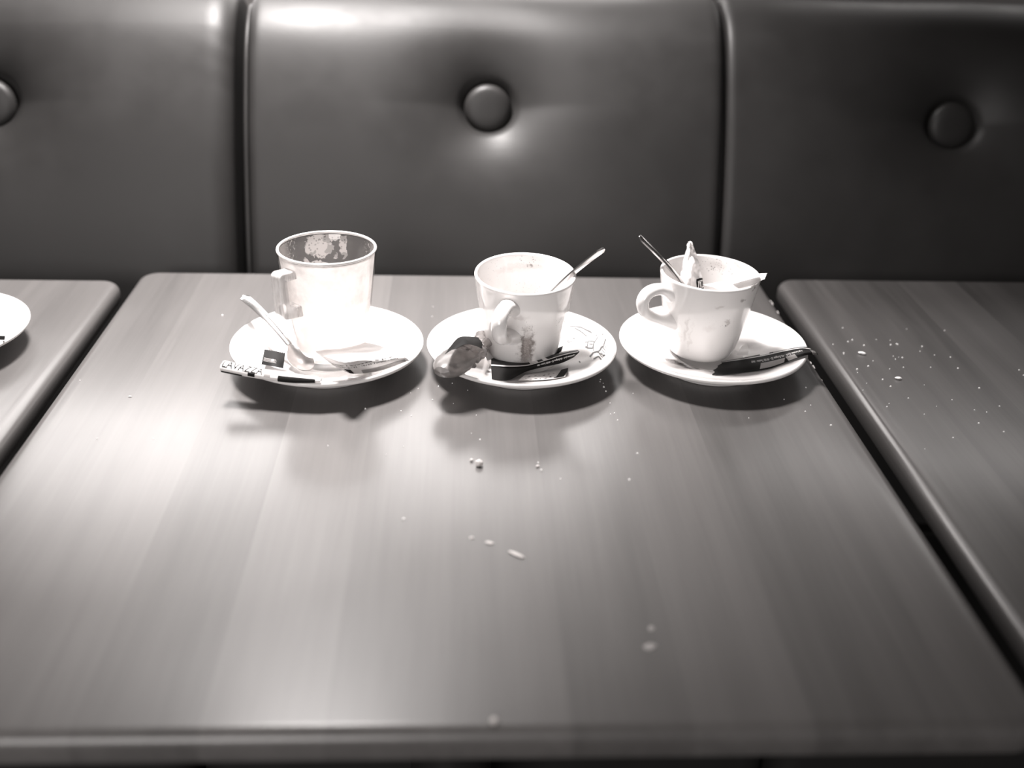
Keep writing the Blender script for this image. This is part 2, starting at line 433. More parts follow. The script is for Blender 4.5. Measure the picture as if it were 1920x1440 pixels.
def box_part(name, lo, hi, mat, parent, bev=.01, inv=Vector((0, 0, 0)), seg=4):
    bm = bmesh.new(); bmesh.ops.create_cube(bm, size=1)
    for v in bm.verts: v.co = Vector([lo[k] + (hi[k] - lo[k]) * (v.co[k] + .5) for k in range(3)]) - inv
    bmesh.ops.bevel(bm, geom=bm.edges[:], offset=bev, segments=seg, profile=.5, affect='EDGES')
    return from_bm(name, bm, mat, parent, True, 40)
for a, b in zip(X, X[1:]): box_part('seat_cushion', (a + .002, -.33, TZ - .40), (b - .002, -.012, TZ - .285), M['leather'], banq, .025, INV)
box_part('plinth', (X[0], -.17, 0), (X[3], .255, TZ - .402), M['iron'], banq, .006, INV)

# ------------------------------------------------------------------ tables
def rounded_outline(x0, x1, y0, y1, r, n=10):
    pts = []
    for cx, cy, a0 in ((x1 - r, y1 - r, 0), (x0 + r, y1 - r, 90), (x0 + r, y0 + r, 180), (x1 - r, y0 + r, 270)):
        for k in range(n + 1):
            a = radians(a0 + 90 * k / n); pts.append((cx + r * cos(a), cy + r * sin(a)))
    return pts
def table(cx, half, yb, depth, label, tones, ra=.019, edge=.008, th=.019, dz=0.0):
    t = empty('cafe_table', (cx, yb - depth / 2, 0), label, 'table')
    inv = Vector((cx, yb - depth / 2, 0))
    prof_e = [(edge, 0)] + [(edge - edge * sin(radians(a)), -edge + edge * cos(radians(a))) for a in (15, 30, 45, 60, 75, 90)] + \
             [(0, -th + .004), (.0012, -th + .0012), (.004, -th)]
    rings = []; v = []; f = []
    for ins, z in prof_e:
        o = rounded_outline(cx - half + ins, cx + half - ins, yb - depth + ins, yb - ins, max(ra - ins, .002))
        rings.append(list(range(len(v), len(v) + len(o)))); v += [Vector((x, y, z + TZ + dz)) - inv for x, y in o]
    for a, b in zip(rings, rings[1:]):
        n = len(a)
        for k in range(n): f.append((a[k], b[k], b[(k + 1) % n], a[(k + 1) % n]))
    f.append(tuple(rings[0])); f.append(tuple(reversed(rings[-1])))
    me = bpy.data.meshes.new('tabletop_blank'); me.from_pydata([tuple(p) for p in v], [], f)
    n = len(tones); w_ = 2 * half / n
    for k in range(n):
        bm = bmesh.new(); bm.from_mesh(me); bmesh.ops.recalc_face_normals(bm, faces=bm.faces)
        for xx, sgn in ((-half + k * w_, -1), (-half + (k + 1) * w_, 1)):
            if (k == 0 and sgn < 0) or (k == n - 1 and sgn > 0): continue
            res = bmesh.ops.bisect_plane(bm, geom=bm.verts[:] + bm.edges[:] + bm.faces[:], plane_co=(xx, 0, 0), plane_no=(sgn, 0, 0), clear_outer=True)
            ed = [e for e in res['geom_cut'] if isinstance(e, bmesh.types.BMEdge)]
            bmesh.ops.holes_fill(bm, edges=ed, sides=0)
        o = from_bm('plank', bm, M['wood'], t, True, 35); o['tone'] = tones[k]
    bpy.data.meshes.remove(me)
    h = TZ + dz - th
    cols = [lathe('column', [(0, .012), (.030, .012), (.030, h - .02), (.045, h - .012), (.045, h), (0, h)], M['iron'], t, 32, 40)]
    box_part('mounting_plate', (cx - .15, yb - depth / 2 - .22, h - .008), (cx + .15, yb - depth / 2 + .05, h), M['iron'], t, .002, inv, 1)
    cols.append(lathe('base_plate', [(0, 0), (.20, 0), (.205, .004), (.20, .009), (.06, .018), (0, .018)], M['iron'], t, 64, 40))
    for c in cols: c.location.y = -.10
    return t
table(0, .302, .003, .609, 'dark varnished wooden table in the middle, holding three used cups on saucers', [.46, .60, .42, .66, .54, .60, .36, .44, .16, .26])
table(-.616, .302, -.019, .609, 'dark varnished wooden table at the left edge with the cut-off white saucer', [.4, .55, .35, .5, .6, .45, .55, .4, .58, .5])
table(.620, .302, .003, .615, 'dark varnished wooden table on the right, bare but strewn with white crumbs', [-.10, -.18, -.06, -.20, -.12, -.24, -.1, -.1, -.1, -.1])

# ------------------------------------------------------------------ saucers, cups, mug
S1, S2, S3, S4 = Vector((-.1010, -.2017, 0)), Vector((.0549, -.2015, 0)), Vector((.2124, -.1938, 0)), at(47, 614, z=.0205) - Vector((.0767, 0, .0205))
RS = .0767
SAU_TOP = [(0, .0055), (.024, .0055), (.0275, .0056), (.0285, .0072), (.030, .0078), (.038, .0092), (.050, .0122), (.062, .0162), (.070, .0193), (.0742, .0212)]
def sau(r):
    for (a, za), (b, zb) in zip(SAU_TOP, SAU_TOP[1:]):
        if r <= b: return za + (zb - za) * (r - a) / (b - a)
    return .0214
def make_saucer(c, label, mat):
    t = empty('saucer', (c.x, c.y, TZ), label, 'saucer')
    pr = SAU_TOP + [(.0755, .0217), (.0765, .0210), (RS, .0198), (.0760, .0184), (.0740, .0172), (.066, .0138), (.054, .0085), (.046, .0050), (.0440, .0030), (.0435, .0006),
                    (.0425, 0), (.0405, 0), (.0398, .0010), (.039, .0030), (.030, .0030), (0, .0030)]
    lathe('dish', pr, mat, t, 128, 50)
    return t
def sloc(S, px, py, dz=0.0, tries=8):
    """point on the saucer's upper face (plus dz) seen at a photo pixel"""
    z = .012
    for _ in range(tries):
        p = at(px, py, z=z); z = sau((Vector((p.x, p.y, 0)) - S).length) + dz
    return at(px, py, z=z)
def pl(S, px, py):
    p = sloc(S, px, py); return (p.x - S.x, p.y - S.y, p.z)
p1m = m_porcelain('saucer_glaze_with_coffee_drops', dark=.3, blobs= [(pl(S1, 738, 629), (.0014, .0022, .004), .8, .12)], speck=[(pl(S1, 700, 632), (.014, .012, .01), .20), (pl(S1, 716, 640), (.012, .010, .01), .18)])
p2m = m_porcelain('saucer_glaze_with_smears', dark=.3, blobs= [(pl(S2, 1115, 672), (.012, .006, .004), .25, .45)], speck=[(pl(S2, 1100, 655), (.03, .03, .01), .15)])
p3m = m_porcelain('saucer_glaze_with_coffee_streak', dark=.3, blobs= [(pl(S3, 1258, 676), (.007, .0050, .005), .9, .22), (pl(S3, 1276, 683), (.011, .0050, .005), 1, .22), (pl(S3, 1297, 690), (.009, .0042, .005), .9, .22), (pl(S3, 1187, 663), (.0012, .0016, .003), .7, .2),
              (pl(S3, 1455, 622), (.004, .003, .003), .25, .5), (pl(S3, 1415, 650), (.012, .008, .004), .2, .5)], speck=[(pl(S3, 1225, 655), (.03, .02, .01), .12)])
sa1 = make_saucer(S1, 'white saucer under the glass mug, leftmost of the three on the middle table', p1m)
sa2 = make_saucer(S2, 'white saucer with a faded grey drawing, under the middle cup', p2m)
sa3 = make_saucer(S3, 'white saucer with a brown coffee streak, under the right-hand cup', p3m)
sa4 = make_saucer(S4, 'white saucer cut off by the left edge, on the left table', M['porcelain'])

# faded town drawing printed on the middle saucer
def drawing():
    v, f = [], []
    def line(pts, wd=1.6, sub=4):
        for (a, b), (c, d) in zip(pts, pts[1:]):
            for k in range(sub):
                A = (a + (c - a) * k / sub, b + (d - b) * k / sub); B = (a + (c - a) * (k + 1) / sub, b + (d - b) * (k + 1) / sub)
                nx, ny = -(B[1] - A[1]), B[0] - A[0]; l = sqrt(nx * nx + ny * ny) or 1; nx, ny = nx / l * wd / 2, ny / l * wd / 2
                i = len(v)
                for q in ((A[0] + nx, A[1] + ny), (A[0] - nx, A[1] - ny), (B[0] - nx, B[1] - ny), (B[0] + nx, B[1] + ny)):
                    p = sloc(S2, q[0], q[1], .00025); v.append((p.x - S2.x, p.y - S2.y, p.z))
                f.append((i, i + 1, i + 2, i + 3))
    K = 260 / 1920.0
    def c4(*l): return [(900 + a * K, 600 + b * K) for a, b in l]
    for k in range(9): line(c4((1690 - k * 4 + k * 12, 150 + k * 16), (1575 + k * 17, 330 + k * 14)), .8)
    line(c4((1690, 150), (1575, 310), (1570, 430)), 1); line(c4((1740, 260), (1700, 390)), 1)
    line(c4((1500, 285), (1580, 295), (1560, 390), (1480, 385), (1500, 285)), 2.2); line(c4((1510, 330), (1560, 335)), 2.2)
    line(c4((1450, 310), (1500, 300)), 2); line(c4((1455, 370), (1490, 380)), 3)
    line(c4((1240, 85), (1400, 100), (1550, 180)), 2.6); line(c4((1310, 110), (1400, 160), (1480, 225)), 2.4); line(c4((1420, 110), (1540, 160)), 1.6)
    line(c4((1520, 510), (1570, 450), (1650, 430), (1700, 360)), 3); line(c4((1570, 540), (1640, 500), (1680, 550)), 2.4); line(c4((1620, 440), (1690, 480)), 2)
    for k in range(6): line(c4((1650 + k * 20, 470 - k * 26), (1700 + k * 14, 520 - k * 30)), 1.2)
    line(c4((1700, 500), (1730, 480)), 3); line(c4((1200, 300), (1250, 260), (1310, 250), (1290, 290), (1210, 310)), 1.4)
    line(c4((1590, 215), (1625, 205)), 2); line(c4((1690, 205), (1705, 190)), 2)
    line(c4((1370, 570), (1390, 590)), 2.4)
    return pydata('printed_drawing', v, f, M['faint'], sa2, False, fix=False)
drawing()

CUP_OUT = [(.0, .0018), (.019, .0018), (.0205, 0), (.0235, 0), (.0252, .0012), (.0275, .0050), (.0296, .0120), (.0318, .0220), (.0345, .0360), (.0368, .0490), (.0386, .0610), (.0397, .0690),
           (.0401, .0712), (.0399, .0726), (.0390, .0733), (.0380, .0728), (.0374, .0712), (.0366, .0650), (.0350, .0540), (.0320, .0380), (.0290, .0230), (.0262, .0120), (.0225, .0068), (.014, .0052), (0, .0050)]
def make_cup(loc, label, mat, handle_deg, tilt=(0, 0), tall=1.0):
    t = empty('coffee_cup', (loc[0], loc[1], TZ + loc[2]), label, 'cup', rot=(radians(tilt[0]), radians(tilt[1]), 0))
    lathe('body', [(r, z * tall) for r, z in CUP_OUT], mat, t, 128, None, 3)
    a = radians(handle_deg); d = Vector((cos(a), sin(a), 0))
    pts = [(.0350, .0585), (.0415, .0625), (.0500, .0642), (.0575, .0620), (.0614, .0558), (.0604, .0485), (.0556, .0420), (.0475, .0378), (.0390, .0350), (.0310, .0325)]
    sp = spline([(r * d.x, r * d.y, z * tall) for r, z in pts], 6)
    n = len(sp); rad = [.0046 + .0026 * max(0, 1 - i / 9) + .0030 * max(0, 1 - (n - 1 - i) / 12) for i in range(n)]
    tube('handle', sp, rad, mat, t, 20, 1.0, 1.3, up=(-d.y, d.x, 0))
    return t
def cp(deg, z, r=None):
    """point on a cup's outer wall"""
    rr = r if r else .0252 + (z - .001) / .07 * .0148
    return (rr * cos(radians(deg)), rr * sin(radians(deg)), z)
cup2m = m_porcelain('cup_glaze_with_coffee_runs',
    [(cp(272, .024), (.0066, .008, .026), .85, .30), (cp(266, .028), (.0016, .006, .022), .8, .2), (cp(279, .028), (.0014, .006, .024), .7, .2), (cp(264, .004), (.008, .008, .006), .45, .3), (cp(330, .036), (.006, .006, .010), .35, .45), (cp(318, .058), (.004, .005, .006), .3, .4),
     (cp(262, .052), (.006, .006, .003), .3, .4), ((0, .036, .063), (.022, .008, .003), .25, .45), ((-.012, .034, .060), (.02, .008, .003), .2, .45), ((.006, .037, .063), (.0015, .006, .0022), .7, .2)],
    [((.004, .035, .068), (.016, .012, .006), .30), ((-.022, .024, .062), (.014, .014, .008), .22), ((.006, .028, .045), (.02, .014, .006), .25), (cp(270, .030), (.008, .010, .026), .30), (cp(325, .045), (.010, .010, .02), .22)])
cup3m = m_porcelain('cup_glaze_with_coffee_spots',
    [(cp(302, .060), (.0024, .004, .0024), .8, .25), (cp(287, .040), (.0030, .004, .0028), .6, .35), (cp(284, .0375), (.0013, .003, .0012), .9, .1), (cp(272, .055), (.004, .004, .0015), .3, .4), (cp(265, .036), (.006, .005, .004), .2, .5),
     (cp(318, .066), (.0016, .003, .002), .7, .2), (cp(232, .038), (.0016, .004, .026), .25, .35), (cp(222, .030), (.0014, .004, .022), .22, .35), (cp(240, .030), (.0014, .004, .026), .2, .4), (cp(200, .016), (.003, .003, .006), .5, .25),
     ((.012, .034, .062), (.010, .010, .004), .3, .4), ((.030, .020, .066), (.008, .010, .003), .35, .3)],
    [((.010, .035, .062), (.012, .012, .008), .38), ((.024, .026, .058), (.014, .014, .010), .25), ((-.028, .020, .066), (.012, .012, .006), .26), (cp(280, .040), (.02, .01, .02), .12)])
cup2 = make_cup((.0558, -.1955, .0075), 'white coffee cup in the middle with brown runs beside its front handle', cup2m, 249, (3.2, 0))
cup3 = make_cup((.2035, -.1885, .0098), 'white coffee cup on the right with wrappers stuffed inside and handle pointing left', cup3m, 203, (0.5, 1.2), .945)

mug = empty('glass_mug', (-.0965, -.2010, TZ + .0062), 'clear glass mug coated with dried milk foam, on the leftmost saucer', 'mug')
mug.scale = (1.04, 1.04, 1.055); mug.location.x = -.0980
MO = [(0, .0016), (.021, .0016), (.0225, 0), (.0250, 0), (.0265, .0014), (.0276, .0080), (.0300, .0300), (.0330, .0570), (.0358, .0800), (.0368, .0872), (.0366, .0886), (.0356, .0888), (.0346, .0876), (.0338, .0800),
      (.0309, .0570), (.0281, .0300), (.0262, .0110), (.0235, .0085), (0, .0082)]
lathe('body', MO[5:17], M['glass'], mug, 128, 50)
lathe('base', [(0, .0016), (.021, .0016), (.0225, 0), (.0250, 0), (.0265, .0014), (.02745, .0070), (.0255, .0072), (.0240, .0086), (0, .0080)], M['solid_glass'], mug, 128, 50)
lathe('rim_glint_bead', [(.0352 + .00115 * cos(a * pi / 8) * 1.0 + .0006, .0885 + .0011 * sin(a * pi / 8)) for a in range(17)], M['rim'], mug, 128)  # white bead paints the rim's reflection together with its foam coating
lathe('milk_foam', [(.0236, .0089), (.0266, .0114), (.0289, .0300), (.0319, .0570), (.0347, .0800), (.0355, .0868)], M['foam'], mug, 128, None, 6)
ha = radians(229); hd = Vector((cos(ha), sin(ha), 0)); hs = Vector((-hd.y, hd.x, 0))
def handle_mug():
    path = [(.0345, .0815), (.0478, .0825), (.0502, .0800), (.0488, .0510), (.0462, .0470), (.0300, .0450)]
    inner = [(.0340, .0750), (.0422, .0755), (.0430, .0740), (.0418, .0570), (.0402, .0550), (.0312, .0540)]
    v, f = [], []
    for w_ in (-.0052, .0052):
        for r, z in path + inner: v.append(hd * r + hs * w_ + Vector((0, 0, z)))
    n = 6
    for k in range(n - 1):
        f += [(k, k + 1, n + k + 1, n + k), (12 + k, 12 + n + k, 12 + n + k + 1, 12 + k + 1), (k, 12 + k, 13 + k, k + 1), (n + k, n + k + 1, 12 + n + k + 1, 12 + n + k)]
    f += [(0, 6, 18, 12), (5, 17, 23, 11)]
    me = bpy.data.meshes.new('handle'); me.from_pydata([tuple(p) for p in v], [], f)
    bm = bmesh.new(); bm.from_mesh(me); bpy.data.meshes.remove(me); bmesh.ops.recalc_face_normals(bm, faces=bm.faces)
    bmesh.ops.bevel(bm, geom=bm.edges[:], offset=.0011, segments=3, profile=.5, affect='EDGES')
    return from_bm('handle', bm, M['milky'], mug, True, 50)
handle_mug()

# ------------------------------------------------------------------ spoons
def make_spoon(tip, end, up, label, L=None, arch=.006):
    """tip of the bowl -> end of the handle"""
    tip, end = Vector(tip), Vector(end); ax = (end - tip); Ln = ax.length; ax.normalize()
    side = ax.cross(Vector(up)).normalized() * -1; u = ax.cross(side) * -1
    if u.dot(Vector(up)) < 0: u = -u
    t = empty('teaspoon', (tip.x, tip.y, tip.z + TZ), label, 'spoon')
    def P(s, w_, h): return ax * s + side * w_ + u * h
    BL = .031
    def section(s):
        if s < BL:
            q = s / BL; return .0092 * sqrt(max(0, 1 - (2 * min(q, .52) / 1.04 - 1) ** 2)) if q < .52 else .0092 * max(.25, cos((q - .52) / .48 * pi / 2) ** .9)
        q = (s - BL) / (Ln - BL); wv = .0025 + .0016 * max(0, (q - .15) / .85)
        if q > .97: wv *= sqrt(max(0.05, 1 - ((q - .97) / .03) ** 2))
        return wv
    def height(s):
        if s < BL: return .0012 + .004 * (s / BL) ** 3
        q = (s - BL) / (Ln - BL); return .0052 + arch * sin(pi * min(q * .9, 1)) * (1 if q > 0 else 0)
    def build(name, s0, s1, n, m, cup, mt='steel'):
        v, f = [], []
        for i in range(n + 1):
            s = s0 + (s1 - s0) * i / n; w_ = max(section(s), .0004); h = height(s)
            dep = .0042 * max(0, sin(pi * min(s / BL, 1))) if cup else -.0007
            for k in range(m + 1):
                a = -1 + 2 * k / m; v.append(P(s, w_ * a, h - dep * (1 - a * a)))
        N = len(v)
        for i in range(n + 1):
            for k in range(m + 1): v.append(v[i * (m + 1) + k] - u * (.0008 if cup else .0013))
        for i in range(n):
            for k in range(m):
                a = i * (m + 1) + k; q = (a, a + 1, a + m + 2, a + m + 1); f += [q, tuple(x + N for x in reversed(q))]
            for a, b in ((i * (m + 1), (i + 1) * (m + 1)), ((i + 1) * (m + 1) + m, i * (m + 1) + m)): f.append((a, b, b + N, a + N))
        f += [tuple(list(range(m, -1, -1)) + [N + k for k in range(m + 1)]), tuple([n * (m + 1) + k for k in range(m + 1)] + [N + n * (m + 1) + k for k in range(m, -1, -1)])]
        return pydata(name, v, f, M[mt], t, True, 50)
    build('bowl', 0, BL, 20, 10, True, 'soft_steel'); build('handle', BL, Ln, 24, 4, False)  # bowl steel is paler: its brightness from above is put into the colour
    return t
a1 = at(582, 695, z=.0125); b1 = at(457, 566, z=.036)
make_spoon(a1, b1, (0, -.2, 1), 'steel teaspoon lying on the leftmost saucer with its handle over the rim', arch=.004)
a2 = Vector((.0460, -.190, .0185)); b2 = at(1139, 477, y=-.216)
make_spoon(a2, b2, (-.5, .75, .5), 'steel teaspoon standing in the middle cup and leaning right', arch=.003)
a3 = Vector((.221, -.187, .0155)); b3 = at(1188, 449, y=-.176)
make_spoon(a3, b3, (.6, -.3, .6), 'steel teaspoon standing in the right-hand cup and leaning left', arch=.004)

# ------------------------------------------------------------------ packets and wrappers
def thing(name, label, cat, group=None): return empty(name, (0, 0, TZ), label, cat, group)
ADDR = 'Luigi Lavazza S.p.A. - Via Bologna 32 - 10152 Torino - Italy'

def tube_packet():
    t = thing('sugar_tube', 'torn white paper sugar tube with lettering, hanging over the front of leftmost saucer', 'sugar packet')
    A, B = at(418, 686, z=.0275), at(602, 713, z=.0235); ax = B - A; d = ax.normalized(); s = Vector((0, 0, 1)).cross(d).normalized(); u = d.cross(s)
    def fn(q, v):
        th = radians(-60 + 330 * (1 - v)); r = .0050 * (1 - .30 * q) if q < .75 else .0050 * (.775 - 1.6 * (q - .75)); r = max(r, .0012)
        return A + ax * q + s * (cos(th) * r * 1.25 * (1 - .1 * v)) + u * (sin(th) * r * (.80 - .1 * v)) + Vector((0, 0, -.002 * sin(pi * q)))
    fn.sgn = 1
    sheet('paper', fn, M['paper'], t, 40, 36, .0002, rag=lambda a, b: (a if a > 0 else .012 * abs(noise.noise(Vector((0, b * 9, 0)))), b))
    # camera-facing top of the roll is near v = .35-.6
    print_text('lettering', 'LAVAZZA', fn, M['black'], t, .015, .37, .42, .60, .00025)
    print_rect('print_and_shade_band', fn, M['black'], t, .28, .24, .35, .36, .0003, 4, 6)
    print_rect('print_and_shade_band', fn, M['black'], t, .01, .10, .22, .24, .0003, 8, 6)  # black strip paints the shade under the tube's hollow left end
    print_rect('print_and_shade_band', fn, M['grey'], t, .44, .30, .50, .62, .0003, 4, 6)
    print_rect('print_and_shade_band', fn, M['dark'], t, .58, .16, .95, .42, .0003, 12, 8)
    print_rect('print_and_shade_band', fn, M['grey'], t, .66, .42, .93, .56, .0003, 12, 5)
tube_packet()

def tag_packet():
    t = thing('packet_corner', 'small dark torn packet corner lying across the spoon on leftmost saucer', 'sugar packet')
    fn = net([[at(496, 654, z=.0235), at(515, 657, z=.0245), at(535, 661, z=.0235)], [at(493, 670, z=.0235), at(512, 674, z=.0250), at(533, 677, z=.0235)], [at(490, 683, z=.0215), at(510, 686, z=.0235), at(531, 690, z=.0225)]])
    fn2 = lambda a, b: fn(a, b)
    sheet('foil', fn2, M['dark'], t, 24, 12, .0003, rag=lambda a, b: (a, b if b > 0 else .06 * (1 + sin(a * 70)) * .5))
    for k in range(4): print_rect('print_line', fn, M['grey'], t, .06, .50 + k * .07, .62 + .05 * (k % 2), .53 + k * .07, .00015, 8, 1)
    print_rect('print_line', fn, M['white'], t, .44, .50, .54, .62, .0002, 3, 2)
tag_packet()

def open_packet():
    t = thing('sugar_packet', 'torn open white paper sugar packet with black print, right of the glass mug', 'sugar packet')
    rows = [[sloc(S1, 592, 659, .020), sloc(S1, 636, 650, .019), sloc(S1, 682, 642, .016), sloc(S1, 735, 654, .009)],
            [sloc(S1, 603, 668, .019), sloc(S1, 645, 676, .020), sloc(S1, 690, 664, .017), sloc(S1, 745, 660, .009)],
            [sloc(S1, 622, 683, .010), sloc(S1, 655, 687, .012), sloc(S1, 703, 678, .011), sloc(S1, 756, 667, .006)],
            [sloc(S1, 652, 699, .0015), sloc(S1, 668, 701, .0015), sloc(S1, 710, 696, .0012), sloc(S1, 768, 676, .001)]]
    fn = net(rows)
    sheet('paper', fn, M['paper'], t, 40, 30, .00022, rag=lambda a, b: (a, b))
    for k, s in enumerate(('Luigi Lavazza S.p.A.', 'Via Bologna 32 - 10152 Torino - Italy')):
        print_text('lettering', s, fn, M['black'], t, .10 if k else .05, .66 + k * .09, .93, .60 + k * .09, .0003, .01)
    print_rect('print_mark', fn, M['black'], t, .16, .80, .30, .97, .0003, 6, 6)
    print_rect('print_and_shade_band', fn, M['grey'], t, .46, .86, .97, .97, .0003, 12, 3)
open_packet()

def wrapper():
    t = thing('plastic_wrapper', 'crumpled cloudy plastic wrapper bulging over the left rim of the middle saucer', 'wrapper')
    A, B = sloc(S2, 838, 684, .010), sloc(S2, 903, 652, .009); A.z = .0285; B.z = .0235
    ax = B - A; d = ax.normalized(); s = Vector((0, 0, 1)).cross(d).normalized(); u = d.cross(s)
    v, f = [], []; n, m = 30, 30
    for i in range(n + 1):
        q = i / n
        e = sqrt(max(0, 1 - ((q - .30) / .30) ** 2)) if q < .30 else 1 - .42 * ((q - .30) / .70) ** 1.3
        e = max(e, .02)
        for k in range(m):
            a = 2 * pi * k / m
            base = Vector((cos(a) * .0142 * e, sin(a) * .0086 * e, 0))
            p = A + ax * (q * 1.24 - .17) + s * base.x + u * base.y
            cr = noise.noise(p * 300) * .0022 + abs(noise.noise(p * 120 + Vector((5, 1, 2)))) * .0075 - .0022
            cr *= min(1, max(.06, (q - .22) * 4))
            p = p + (s * cos(a) + u * sin(a)) * cr
            v.append(p)
    for i in range(n):
        for k in range(m): f.append((i * m + k, i * m + (k + 1) % m, (i + 1) * m + (k + 1) % m, (i + 1) * m + k))
    f += [tuple(range(m)), tuple(range(n * m, n * m + m))]
    pydata('clear_film', v, f, M['plastic'], t, True, 24)
    fn = net([[sloc(S2, 834, 664, .022), sloc(S2, 858, 634, .024), sloc(S2, 880, 631, .024), sloc(S2, 898, 633, .022)], [sloc(S2, 846, 656, .025), sloc(S2, 868, 637, .027), sloc(S2, 886, 640, .027), sloc(S2, 906, 643, .023)],
              [sloc(S2, 852, 655, .025), sloc(S2, 874, 645, .027), sloc(S2, 892, 648, .026), sloc(S2, 905, 654, .022)]])
    o = sheet('torn_lid', fn, M['black'], t, 28, 12, .00025, rag=lambda a, b: (a if a < 1 else 1 - .05 * abs(sin(b * 14)), b))
    o['label'] = 'dark torn edge of the wrapper'
    fn = net([[sloc(S2, 903, 650, .010), sloc(S2, 921, 641, .006)], [sloc(S2, 908, 664, .012), sloc(S2, 926, 660, .004)], [sloc(S2, 914, 676, .004), sloc(S2, 932, 672, .002)]])
    sheet('paper_scrap', fn, M['paper'], t, 10, 10, .0002)
wrapper()

def stick_mid():
    t = thing('sugar_packet', 'dark folded stick sugar packet with a white line, front of the middle saucer', 'sugar packet')
    S = S2
    rows = [[sloc(S, 921, 671, .004), sloc(S, 960, 671, .0035), sloc(S, 990, 671, .004), sloc(S, 1022, 668, .008), sloc(S, 1055, 660, .011), sloc(S, 1083, 656, .012)],
            [sloc(S, 921, 686, .0075), sloc(S, 958, 688, .0075), sloc(S, 990, 686, .0080), sloc(S, 1020, 678, .011), sloc(S, 1055, 667, .014), sloc(S, 1086, 660, .014)],
            [sloc(S, 922, 710, .0012), sloc(S, 953, 712, .0012), sloc(S, 986, 697, .004), sloc(S, 1020, 688, .007), sloc(S, 1052, 681, .008), sloc(S, 1076, 670, .009)]]
    fn = net(rows)
    sheet('foil', fn, M['dark'], t, 48, 24, .0003)
    print_rect('print_line', fn, M['white'], t, .0, .465, .99, .525, .0006, 40, 2)
    print_rect('print_mark', fn, M['white'], t, .40, .05, .50, .42, .0003, 6, 5, .06)
    print_rect('print_mark', fn, M['white'], t, .57, .10, .62, .42, .0003, 4, 5, .05)
    print_rect('print_mark', fn, M['grey'], t, .76, .02, .88, .20, .0003, 4, 3)
    print_text('lettering', ADDR, fn, M['white'], t, .96, .60, .52, .76, .0003, .012)
    t2 = thing('sugar_packet', 'pale empty sugar packet with a black torn end, beneath the dark stick packet', 'sugar packet')
    fn = net([[sloc(S, 985, 702, .0012), sloc(S, 1025, 694, .0018), sloc(S, 1066, 683, .002)], [sloc(S, 978, 708, .0024), sloc(S, 1022, 703, .003), sloc(S, 1065, 694, .0022)], [sloc(S, 972, 713, .0010), sloc(S, 1020, 712, .0012), sloc(S, 1062, 706, .0008)]])
    sheet('paper', fn, M['paper'], t2, 24, 10, .0002, rag=lambda a, b: (a if a < 1 else 1 - .03 * abs(sin(b * 20)), b))
    print_rect('print_and_shade_band', fn, M['black'], t2, .80, .35, .985, .98, .0003, 6, 5, -.10)
    for k in range(14):
        a_ = .06 + .05 * k + random.uniform(-.01, .01); b_ = .55 + .3 * (k % 2) + random.uniform(-.08, .08)
        print_rect('print_fleck', fn, M['black' if k % 3 else 'grey'], t2, a_, b_, a_ + random.uniform(.010, .05), b_ + random.uniform(.03, .07), .0003, 2, 1, random.uniform(-.03, .03))
    t3 = thing('packet_scrap', 'tiny white scrap with a dark corner at the right foot of the middle cup', 'paper scrap')
    fn = net([[sloc(S, 1032, 658, .005), sloc(S, 1056, 648, .008)], [sloc(S, 1034, 663, .005), sloc(S, 1052, 660, .008)], [sloc(S, 1020, 668, .002), sloc(S, 1046, 668, .003)]])
    sheet('paper', fn, M['paper'], t3, 10, 8, .0002)
    print_rect('print_mark', fn, M['black'], t3, .55, .05, .98, .85, .0003, 4, 6, -.12)
stick_mid()

def stick_right():
    t = thing('sugar_packet', 'long dark stick sugar packet with crimped end reaching over the right-hand saucer rim', 'sugar packet')
    S = S3
    rows = [[sloc(S, 1352, 678, .002), sloc(S, 1397, 670, .002), sloc(S, 1432, 663, .002), sloc(S, 1468, 656, .0025), sloc(S, 1502, 650, .003), sloc(S, 1518, 651, .004)],
            [sloc(S, 1350, 681, .004), sloc(S, 1397, 674, .004), sloc(S, 1432, 668, .004), sloc(S, 1468, 660, .004), sloc(S, 1502, 654, .005), at(1526, 657, z=.0265)],
            [sloc(S, 1338, 692, .0035), sloc(S, 1395, 686, .004), sloc(S, 1436, 680, .004), sloc(S, 1470, 672, .004), sloc(S, 1506, 661, .005), at(1531, 661, z=.0260)],
            [sloc(S, 1333, 703, .0010), sloc(S, 1392, 698, .0010), sloc(S, 1440, 691, .0010), sloc(S, 1472, 680, .0012), sloc(S, 1508, 667, .002), at(1534, 665, z=.0240)]]
    fn = net(rows)
    sheet('foil', fn, M['dark'], t, 60, 18, .0003, rag=lambda a, b: (a if a > 0 else .02 * abs(sin(b * 13)), b))
    print_rect('print_line', fn, M['white'], t, .01, .305, .95, .36, .0007, 44, 2)
    print_text('lettering', ADDR, fn, M['white'], t, .80, .47, .26, .60, .0003, .012)
    print_rect('print_mark', fn, M['grey'], t, .34, .66, .60, .96, .0003, 10, 4, -.02)
    print_rect('print_mark', fn, M['grey'], t, .63, .62, .72, .96, .0003, 5, 4, .02)
    print_rect('print_mark', fn, M['grey'], t, .50, .05, .66, .24, .0003, 6, 2)
    print_rect('print_mark', fn, M['white'], t, .36, .03, .46, .22, .0003, 5, 2)
    for k in range(7): print_rect('crimp_line', fn, M['grey'], t, .925 + k * .010, .42, .929 + k * .010, .96, .0003, 1, 6)
    t3 = thing('packet_scrap', 'small pale foil scrap leaning on the right foot of the right-hand cup', 'paper scrap')
    fn = net([[sloc(S, 1390, 650, .010), sloc(S, 1400, 643, .010)], [sloc(S, 1384, 660, .006), sloc(S, 1404, 656, .006)], [sloc(S, 1380, 668, .001), sloc(S, 1402, 666, .001)]])
    sheet('foil', fn, M['paper'], t3, 8, 8, .0002)
stick_right()

